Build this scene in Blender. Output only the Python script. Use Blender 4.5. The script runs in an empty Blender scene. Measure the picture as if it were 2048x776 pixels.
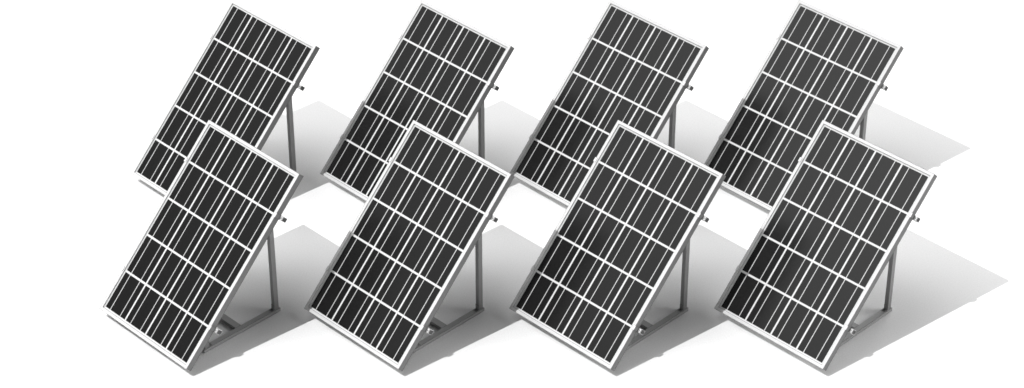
import bpy, bmesh, math
from mathutils import Vector, Matrix

S = bpy.context.scene
COL = S.collection

# ------------------------------------------------------------------ numbers
W, L, T = 0.6764, 1.0636, 0.0347          # panel width, length, frame depth
TILT = math.radians(45.0)
YAW = math.radians(-45.0)
H0 = 0.0555                               # height of the lower front edge
X0, Y0, ROW = -2.01375, 9.46866, 1.18319  # first stand, distance between the rows
LIP, RECESS = 0.0167, 0.0070
CELL_X0, CELL_W, GAP_X = 0.0245, 0.1502, 0.0089
CELL_Y0, CELL_H, GAP_Y = 0.0250, 0.1947, 0.0100
BUS = (0.0368, 0.1134)
BUS_W = 0.0034
RAIL_V = (0.2262, 0.8392)
RAIL_HW = 0.0112

# ------------------------------------------------------------------ materials
def new_mat(name):
    m = bpy.data.materials.new(name); m.use_nodes = True
    return m, m.node_tree, m.node_tree.nodes['Principled BSDF']

def metal_paint(name, val, rough, spec=0.25, var=0.04, scale=60.0):
    m, nt, b = new_mat(name)
    tc = nt.nodes.new('ShaderNodeTexCoord')
    nz = nt.nodes.new('ShaderNodeTexNoise'); nz.inputs['Scale'].default_value = scale
    nz.inputs['Detail'].default_value = 4.0
    nt.links.new(tc.outputs['Object'], nz.inputs['Vector'])
    mr = nt.nodes.new('ShaderNodeMapRange')
    mr.inputs['To Min'].default_value = val * (1 - var); mr.inputs['To Max'].default_value = val * (1 + var)
    nt.links.new(nz.outputs['Fac'], mr.inputs['Value'])
    cb = nt.nodes.new('ShaderNodeCombineColor')
    for k in range(3): nt.links.new(mr.outputs['Result'], cb.inputs[k])
    nt.links.new(cb.outputs['Color'], b.inputs['Base Color'])
    b.inputs['Roughness'].default_value = rough
    b.inputs['Specular IOR Level'].default_value = spec
    return m

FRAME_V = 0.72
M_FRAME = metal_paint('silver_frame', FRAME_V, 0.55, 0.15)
M_SIDE_SHADE = metal_paint('frame_side_shade', 0.18, 0.55, 0.15)  # shade painted into frame sides and clamp uprights, darker than their bright fronts
M_SEAM = metal_paint('dark_seam', 0.02, 0.7, 0.1)
M_STAND = metal_paint('grey_steel', 0.265, 0.55, 0.15, 0.06)
M_RAIL = metal_paint('grey_steel_rail', 0.41, 0.55, 0.15, 0.06)
M_WHITE = metal_paint('white_backing', 0.74, 0.45, 0.12, 0.02)
M_BUS = metal_paint('silver_busbar', 0.74, 0.45, 0.12, 0.02)
M_BACK = metal_paint('rear_sheet', 0.35, 0.6, 0.1)
M_BOLT = metal_paint('dark_bolt', 0.10, 0.40, 0.5)
M_TUBE_SHADE = metal_paint('tube_end_shade', 0.10, 0.7, 0.1)  # shallow dark cap, coloured as the shade inside the hollow tube
M_CLAMP = metal_paint('bright_clamp', 0.82, 0.45, 0.25)

def cell_material():
    m, nt, b = new_mat('silicon_cell')
    tc = nt.nodes.new('ShaderNodeTexCoord')
    nz = nt.nodes.new('ShaderNodeTexNoise'); nz.inputs['Scale'].default_value = 420.0
    nz.inputs['Detail'].default_value = 2.0
    n2 = nt.nodes.new('ShaderNodeTexNoise'); n2.inputs['Scale'].default_value = 7.0
    for n in (nz, n2): nt.links.new(tc.outputs['Object'], n.inputs['Vector'])
    ad = nt.nodes.new('ShaderNodeMath'); ad.operation = 'MULTIPLY_ADD'
    nt.links.new(n2.outputs['Fac'], ad.inputs[0]); ad.inputs[1].default_value = 0.35
    nt.links.new(nz.outputs['Fac'], ad.inputs[2])
    mr = nt.nodes.new('ShaderNodeMapRange')
    mr.inputs['From Min'].default_value = 0.3; mr.inputs['From Max'].default_value = 1.05
    mr.inputs['To Min'].default_value = 0.0070; mr.inputs["To Max"].default_value = 0.0125
    nt.links.new(ad.outputs[0], mr.inputs['Value'])
    cb = nt.nodes.new('ShaderNodeCombineColor')
    for k in range(3): nt.links.new(mr.outputs['Result'], cb.inputs[k])
    nt.links.new(cb.outputs['Color'], b.inputs['Base Color'])
    b.inputs['Roughness'].default_value = 0.24
    b.inputs['Specular IOR Level'].default_value = 0.20
    return m
M_CELL = cell_material()

def ground_material():
    m, nt, b = new_mat('white_studio_floor')
    tc = nt.nodes.new('ShaderNodeTexCoord')
    nz = nt.nodes.new('ShaderNodeTexNoise'); nz.inputs['Scale'].default_value = 150.0
    nz.inputs['Detail'].default_value = 3.0
    nt.links.new(tc.outputs['Object'], nz.inputs['Vector'])
    mr = nt.nodes.new('ShaderNodeMapRange')
    mr.inputs['From Min'].default_value = 0.3; mr.inputs['From Max'].default_value = 0.7
    mr.inputs['To Min'].default_value = 0.90; mr.inputs['To Max'].default_value = 1.0
    nt.links.new(nz.outputs['Fac'], mr.inputs['Value'])
    cb = nt.nodes.new('ShaderNodeCombineColor')
    for k in range(3): nt.links.new(mr.outputs['Result'], cb.inputs[k])
    nt.links.new(cb.outputs['Color'], b.inputs['Base Color'])
    b.inputs['Roughness'].default_value = 0.9
    b.inputs['Specular IOR Level'].default_value = 0.0
    return m
M_GROUND = ground_material()

# ------------------------------------------------------------------ mesh helpers
def link(name, bm, mats, parent=None, loc=(0, 0, 0), rot=(0, 0, 0)):
    bmesh.ops.recalc_face_normals(bm, faces=bm.faces)
    me = bpy.data.meshes.new(name); bm.to_mesh(me); bm.free()
    for m in mats: me.materials.append(m)
    o = bpy.data.objects.new(name, me); COL.objects.link(o)
    o.parent = parent; o.location = loc; o.rotation_euler = rot
    return o

def box(bm, lo, hi, mi=0, chamfer=0.0, seam=None):
    """A box with chamfered edges; the chamfer faces may take another material slot."""
    t = bmesh.new()
    bmesh.ops.create_cube(t, size=1.0)
    for v in t.verts:
        v.co = Vector(((lo[k] + hi[k]) / 2 + v.co[k] * (hi[k] - lo[k])) for k in range(3))
    for f in t.faces: f.material_index = mi
    if chamfer:
        r = bmesh.ops.bevel(t, geom=list(t.edges), offset=chamfer, segments=1, affect='EDGES')
        for f in r['faces']: f.material_index = mi if seam is None else seam
    _join(bm, t)

def _join(bm, t):
    me = bpy.data.meshes.new('tmp'); t.to_mesh(me); t.free()
    bm.from_mesh(me); bpy.data.meshes.remove(me)

def disc(bm, c, r, h, n=6, mi=0, axis='Z'):
    t = bmesh.new()
    bmesh.ops.create_cone(t, cap_ends=True, segments=n, radius1=r, radius2=r * 0.92, depth=h)
    for f in t.faces: f.material_index = mi
    bmesh.ops.transform(t, matrix=Matrix.Translation(Vector(c)), verts=t.verts)
    _join(bm, t)

def tube_x(bm, x0, x1, y0, y1, z0, z1, wall, mi=0, mi_in=1, depth=0.08):
    """Square hollow section along x, open at both ends."""
    def ring(x, d):
        return [bm.verts.new((x, y, z)) for y, z in ((y0 + d, z0 + d), (y1 - d, z0 + d), (y1 - d, z1 - d), (y0 + d, z1 - d))]
    a, b = ring(x0, 0), ring(x1, 0)
    ai, bi = ring(x0, wall), ring(x1, wall)
    ac, bc = ring(x0 + depth, wall), ring(x1 - depth, wall)
    def q(v, m):
        f = bm.faces.new(v); f.material_index = m
    for k in range(4):
        n = (k + 1) % 4
        q((a[k], a[n], b[n], b[k]), mi)
        q((a[k], ai[k], ai[n], a[n]), mi); q((b[k], b[n], bi[n], bi[k]), mi)
        q((ai[k], ac[k], ac[n], ai[n]), mi_in); q((bi[k], bi[n], bc[n], bc[k]), mi_in)
    q(ac, mi_in); q(bc[::-1], mi_in)

# ------------------------------------------------------------------ one solar panel on its stand
def make_frame_bm():
    bm = bmesh.new()
    e = 0.0013                                  # dark rolled edge of the extrusion
    def rect(d, c):
        return [bm.verts.new(p) for p in ((d, d, c), (W - d, d, c), (W - d, L - d, c), (d, L - d, c))]
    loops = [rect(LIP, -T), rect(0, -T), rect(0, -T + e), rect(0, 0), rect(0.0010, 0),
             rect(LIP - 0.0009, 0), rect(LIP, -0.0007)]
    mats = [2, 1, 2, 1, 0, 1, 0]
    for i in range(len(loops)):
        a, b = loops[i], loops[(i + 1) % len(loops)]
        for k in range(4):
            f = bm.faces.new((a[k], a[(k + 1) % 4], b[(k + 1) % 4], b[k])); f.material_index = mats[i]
    return bm

def make_sheet_bm():
    """The laminate: one plane cut into cells, busbars and white gaps."""
    bm = bmesh.new()
    d = LIP - 0.002
    xs, kx = [d], []
    for i in range(4):
        c0 = CELL_X0 + i * (CELL_W + GAP_X)
        cuts = [c0, c0 + BUS[0] - BUS_W / 2, c0 + BUS[0] + BUS_W / 2, c0 + BUS[1] - BUS_W / 2, c0 + BUS[1] + BUS_W / 2, c0 + CELL_W]
        kx += ['gap', 'cell', 'bus', 'cell', 'bus', 'cell']; xs += cuts
    xs.append(W - d); kx.append('gap')
    ys, ky = [d], []
    for j in range(5):
        c0 = CELL_Y0 + j * (CELL_H + GAP_Y)
        ky += ['gap', 'cell']; ys += [c0, c0 + CELL_H]
    ys.append(L - d); ky.append('gap')
    g = [[bm.verts.new((x, y, -RECESS)) for y in ys] for x in xs]
    for i in range(len(xs) - 1):
        for j in range(len(ys) - 1):
            f = bm.faces.new((g[i][j], g[i + 1][j], g[i + 1][j + 1], g[i][j + 1]))
            if kx[i] == 'gap' or ky[j] == 'gap': f.material_index = 0
            else: f.material_index = 1 if kx[i] == 'cell' else 2
    # rear sheet of the same laminate
    z = -RECESS - 0.006
    q = [bm.verts.new(p) for p in ((d, d, z), (W - d, d, z), (W - d, L - d, z), (d, L - d, z))]
    f = bm.faces.new(q[::-1]); f.material_index = 3
    return bm

def make_clamp_bm(side, v0):
    bm = bmesh.new()
    def bx(a0, a1, b0, b1, c0, c1, mi=0, ch=0.0006, seam=2):
        if side < 0: a0, a1 = W - a1, W - a0
        box(bm, (a0, b0, c0), (a1, b1, c1), mi, ch, seam)
    hw = 0.0118
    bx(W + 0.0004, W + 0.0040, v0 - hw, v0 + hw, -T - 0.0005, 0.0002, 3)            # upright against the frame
    bx(W - 0.0108, W + 0.0040, v0 - hw, v0 + hw, 0.0004, 0.0028)                 # hook over the frame
    bx(W + 0.0041, W + 0.0185, v0 - hw + 0.0008, v0 + hw - 0.0008, -T - 0.0008, -T + 0.0020)   # foot on the rail
    a = W + 0.0095
    a = a if side > 0 else W - a
    disc(bm, (a, v0, -T + 0.0034), 0.0038, 0.0028, 6, 1)                          # bolt head
    disc(bm, (a, v0, -T + 0.0056), 0.0022, 0.0012, 8, 0)
    return bm

def post_bm(u0, u1, y0, y1, z0, z1):
    bm = bmesh.new(); box(bm, (u0, y0, z0), (u1, y1, z1), 0, 0.0012, None); return bm

def bracket_bm(u0, u1, y, z):
    bm = bmesh.new()
    box(bm, (u0 + .0012, y - 0.0026, z + 0.0003), (u1 - .0012, y - 0.0002, z + 0.030), 0, 0.0005, 1)
    box(bm, (u0 + .0012, y - 0.0190, z + 0.0003), (u1 - .0012, y - 0.0028, z + 0.0024), 0, 0.0005, 1)
    disc(bm, ((u0 + u1) / 2, y - 0.0095, z + 0.0044), 0.0062, 0.0046, 6, 2)
    return bm

def make_panel():
    root = bpy.data.objects.new('solar_panel', None); COL.objects.link(root)
    root.empty_display_size = 0.1
    loc, rot = (0, 0, H0), (TILT, 0, 0)
    link('frame', make_frame_bm(), [M_FRAME, M_SEAM, M_SIDE_SHADE], root, loc, rot)
    link('cell_sheet', make_sheet_bm(), [M_WHITE, M_CELL, M_BUS, M_BACK], root, loc, rot)
    for v0 in RAIL_V:
        bm = bmesh.new()
        tube_x(bm, -0.0190, W + 0.0190, v0 - RAIL_HW, v0 + RAIL_HW, -T - 0.0320, -T - 0.0010, 0.0012, depth=0.0015)
        r = link('mounting_rail', bm, [M_CLAMP, M_TUBE_SHADE], root, loc, rot)
        for s in (1, -1):
            link('clamp', make_clamp_bm(s, v0), [M_CLAMP, M_BOLT, M_SEAM, M_SIDE_SHADE], r)
    for u0, u1 in ((0.5550, 0.5840), (0.0924, 0.1214)):
        bm = bmesh.new(); box(bm, (u0, 0.1800, 0.0004), (u1, 0.6590, 0.0200), 0, 0.0008, 1)
        link('base_rail', bm, [M_RAIL, M_SEAM], root)
    bm = bmesh.new(); box(bm, (0.1216, 0.3970, 0.0004), (0.5548, 0.4330, 0.0196), 0, 0.0008, 1)
    link('crossbar', bm, [M_RAIL, M_SEAM], root)
    for u0, u1 in ((0.5580, 0.5810), (0.0954, 0.1184)):
        p = link('rear_post', post_bm(u0, u1, 0.6240, 0.6510, 0.0202, 0.6100), [M_STAND], root)
        link('bracket', bracket_bm(u0, u1, 0.6240, 0.0202), [M_STAND, M_SEAM, M_BOLT], p)
        p = link('front_post', post_bm(u0, u1, 0.1880, 0.2150, 0.0202, 0.1790), [M_STAND], root)
        link('bracket', post_foot_bm(u0, u1), [M_STAND, M_SEAM, M_BOLT], p)
    return root

def post_foot_bm(u0, u1):
    bm = bmesh.new()
    box(bm, (u0 + .0012, 0.2152, 0.0205), (u1 - .0012, 0.2176, 0.0480), 0, 0.0005, 1)
    box(bm, (u0 + .0012, 0.2178, 0.0205), (u1 - .0012, 0.2340, 0.0226), 0, 0.0005, 1)
    disc(bm, ((u0 + u1) / 2, 0.2255, 0.0246), 0.0058, 0.0042, 6, 2)
    return bm

def copy_tree(o, parent=None):
    c = o.copy(); COL.objects.link(c); c.parent = parent
    for ch in list(o.children): copy_tree(ch, c)
    return c

LABELS = {
    (0, 0): 'leftmost solar panel of the front row, unshaded face, tilted on its grey stand',
    (0, 1): 'second solar panel from the left in the front row, its left frame edge shaded',
    (0, 2): 'third solar panel from the left in the front row, its left frame edge shaded',
    (0, 3): 'rightmost solar panel of the front row, casting its shadow onto bare white floor',
    (1, 0): 'leftmost solar panel of the back row, unshaded face, tilted on its grey stand',
    (1, 1): 'second solar panel from the left in the back row, dark cells shaded at left',
    (1, 2): 'third solar panel from the left in the back row, dark cells shaded at left',
    (1, 3): 'rightmost solar panel of the back row, casting a pale shadow onto bare floor',
}
proto = make_panel()
first = True
for row in (0, 1):
    for i in range(4):
        o = proto if first else copy_tree(proto)
        first = False
        o.location = (X0 + i, Y0 + row * ROW, 0.0)
        o.rotation_euler = (0, 0, YAW)
        o['label'] = LABELS[(row, i)]
        o['category'] = 'solar panel'
        o['group'] = 'solar panels on stands in two rows of four'

# ------------------------------------------------------------------ floor
bm = bmesh.new()
q = [bm.verts.new(p) for p in ((-150, -100, 0), (150, -100, 0), (150, 300, 0), (-150, 300, 0))]
bm.faces.new(q)
g = link('ground', bm, [M_GROUND]); g['kind'] = 'structure'
g['label'] = 'seamless pure white studio floor'

# ------------------------------------------------------------------ light
w = bpy.data.worlds.new('World'); S.world = w; w.use_nodes = True
# a studio dome: broad soft lights at (azimuth, elevation) on a dim surround
DOME_BASE = 0.0
DOME = [(0, 25, 9.0), (60, 5, 19.0), (135, 75, 2.0), (150, 50, 1.3), (180, 50, 3.9), (180, 75, 2.7), (225, 75, 0.2)]
LOBE = 30.0
nt = w.node_tree; bg = nt.nodes['Background']
tc = nt.nodes.new('ShaderNodeTexCoord')
nrm = nt.nodes.new('ShaderNodeVectorMath'); nrm.operation = 'NORMALIZE'
nt.links.new(tc.outputs['Generated'], nrm.inputs[0])
acc = None
for az, el, k in DOME:
    az, el = math.radians(az), math.radians(el)
    d = nt.nodes.new('ShaderNodeVectorMath'); d.operation = 'DOT_PRODUCT'
    nt.links.new(nrm.outputs[0], d.inputs[0])
    d.inputs[1].default_value = (math.cos(az) * math.cos(el), math.sin(az) * math.cos(el), math.sin(el))
    m = nt.nodes.new('ShaderNodeMath'); m.operation = 'MAXIMUM'; m.inputs[1].default_value = 0.0
    nt.links.new(d.outputs['Value'], m.inputs[0])
    pw = nt.nodes.new('ShaderNodeMath'); pw.operation = 'POWER'; pw.inputs[1].default_value = LOBE
    nt.links.new(m.outputs[0], pw.inputs[0])
    ma = nt.nodes.new('ShaderNodeMath'); ma.operation = 'MULTIPLY_ADD'; ma.inputs[1].default_value = k
    nt.links.new(pw.outputs[0], ma.inputs[0])
    if acc is None: ma.inputs[2].default_value = DOME_BASE
    else: nt.links.new(acc.outputs[0], ma.inputs[2])
    acc = ma
cc = nt.nodes.new('ShaderNodeCombineColor')
for k in range(3): nt.links.new(acc.outputs[0], cc.inputs[k])
nt.links.new(cc.outputs[0], bg.inputs['Color'])
bg.inputs['Strength'].default_value = 1.0

LZ = 34.08532
lamp_pos = Vector((-0.52741 * LZ, Y0 - 0.29158 * LZ, LZ))
la = bpy.data.lights.new('key_lamp', 'SPOT')
la.spot_size = math.radians(30); la.spot_blend = 0.2
la.shadow_soft_size = 0.10
la.energy = 47500.0
lo = bpy.data.objects.new('key_lamp', la); COL.objects.link(lo)
lo.location = lamp_pos
lo.rotation_euler = (Vector((0, Y0 + 0.7, 0.3)) - lamp_pos).to_track_quat('-Z', 'Y').to_euler()

# ------------------------------------------------------------------ camera
cam = bpy.data.cameras.new('camera')
cam.sensor_fit = 'HORIZONTAL'; cam.sensor_width = 36.0
cam.lens = 36.0 * 4850.0 / 2048.0
cam.shift_y = -(388.0 - 350.764) / 2048.0
cam.clip_start = 0.1; cam.clip_end = 1000.0
co = bpy.data.objects.new('camera', cam); COL.objects.link(co)
co.location = (0, 0, 7.17046)
co.rotation_euler = (math.radians(90 - 33.7834), 0, 0)
S.camera = co

# ------------------------------------------------------------------ render settings
S.render.engine = 'CYCLES'
S.cycles.diffuse_bounces = 1
S.cycles.glossy_bounces = 2
S.cycles.filter_width = 1.6
S.cycles.max_bounces = 4
S.cycles.sample_clamp_indirect = 4.0
S.view_settings.view_transform = 'Standard'
S.view_settings.look = 'None'
S.view_settings.exposure = 0.0
S.view_settings.gamma = 1.0
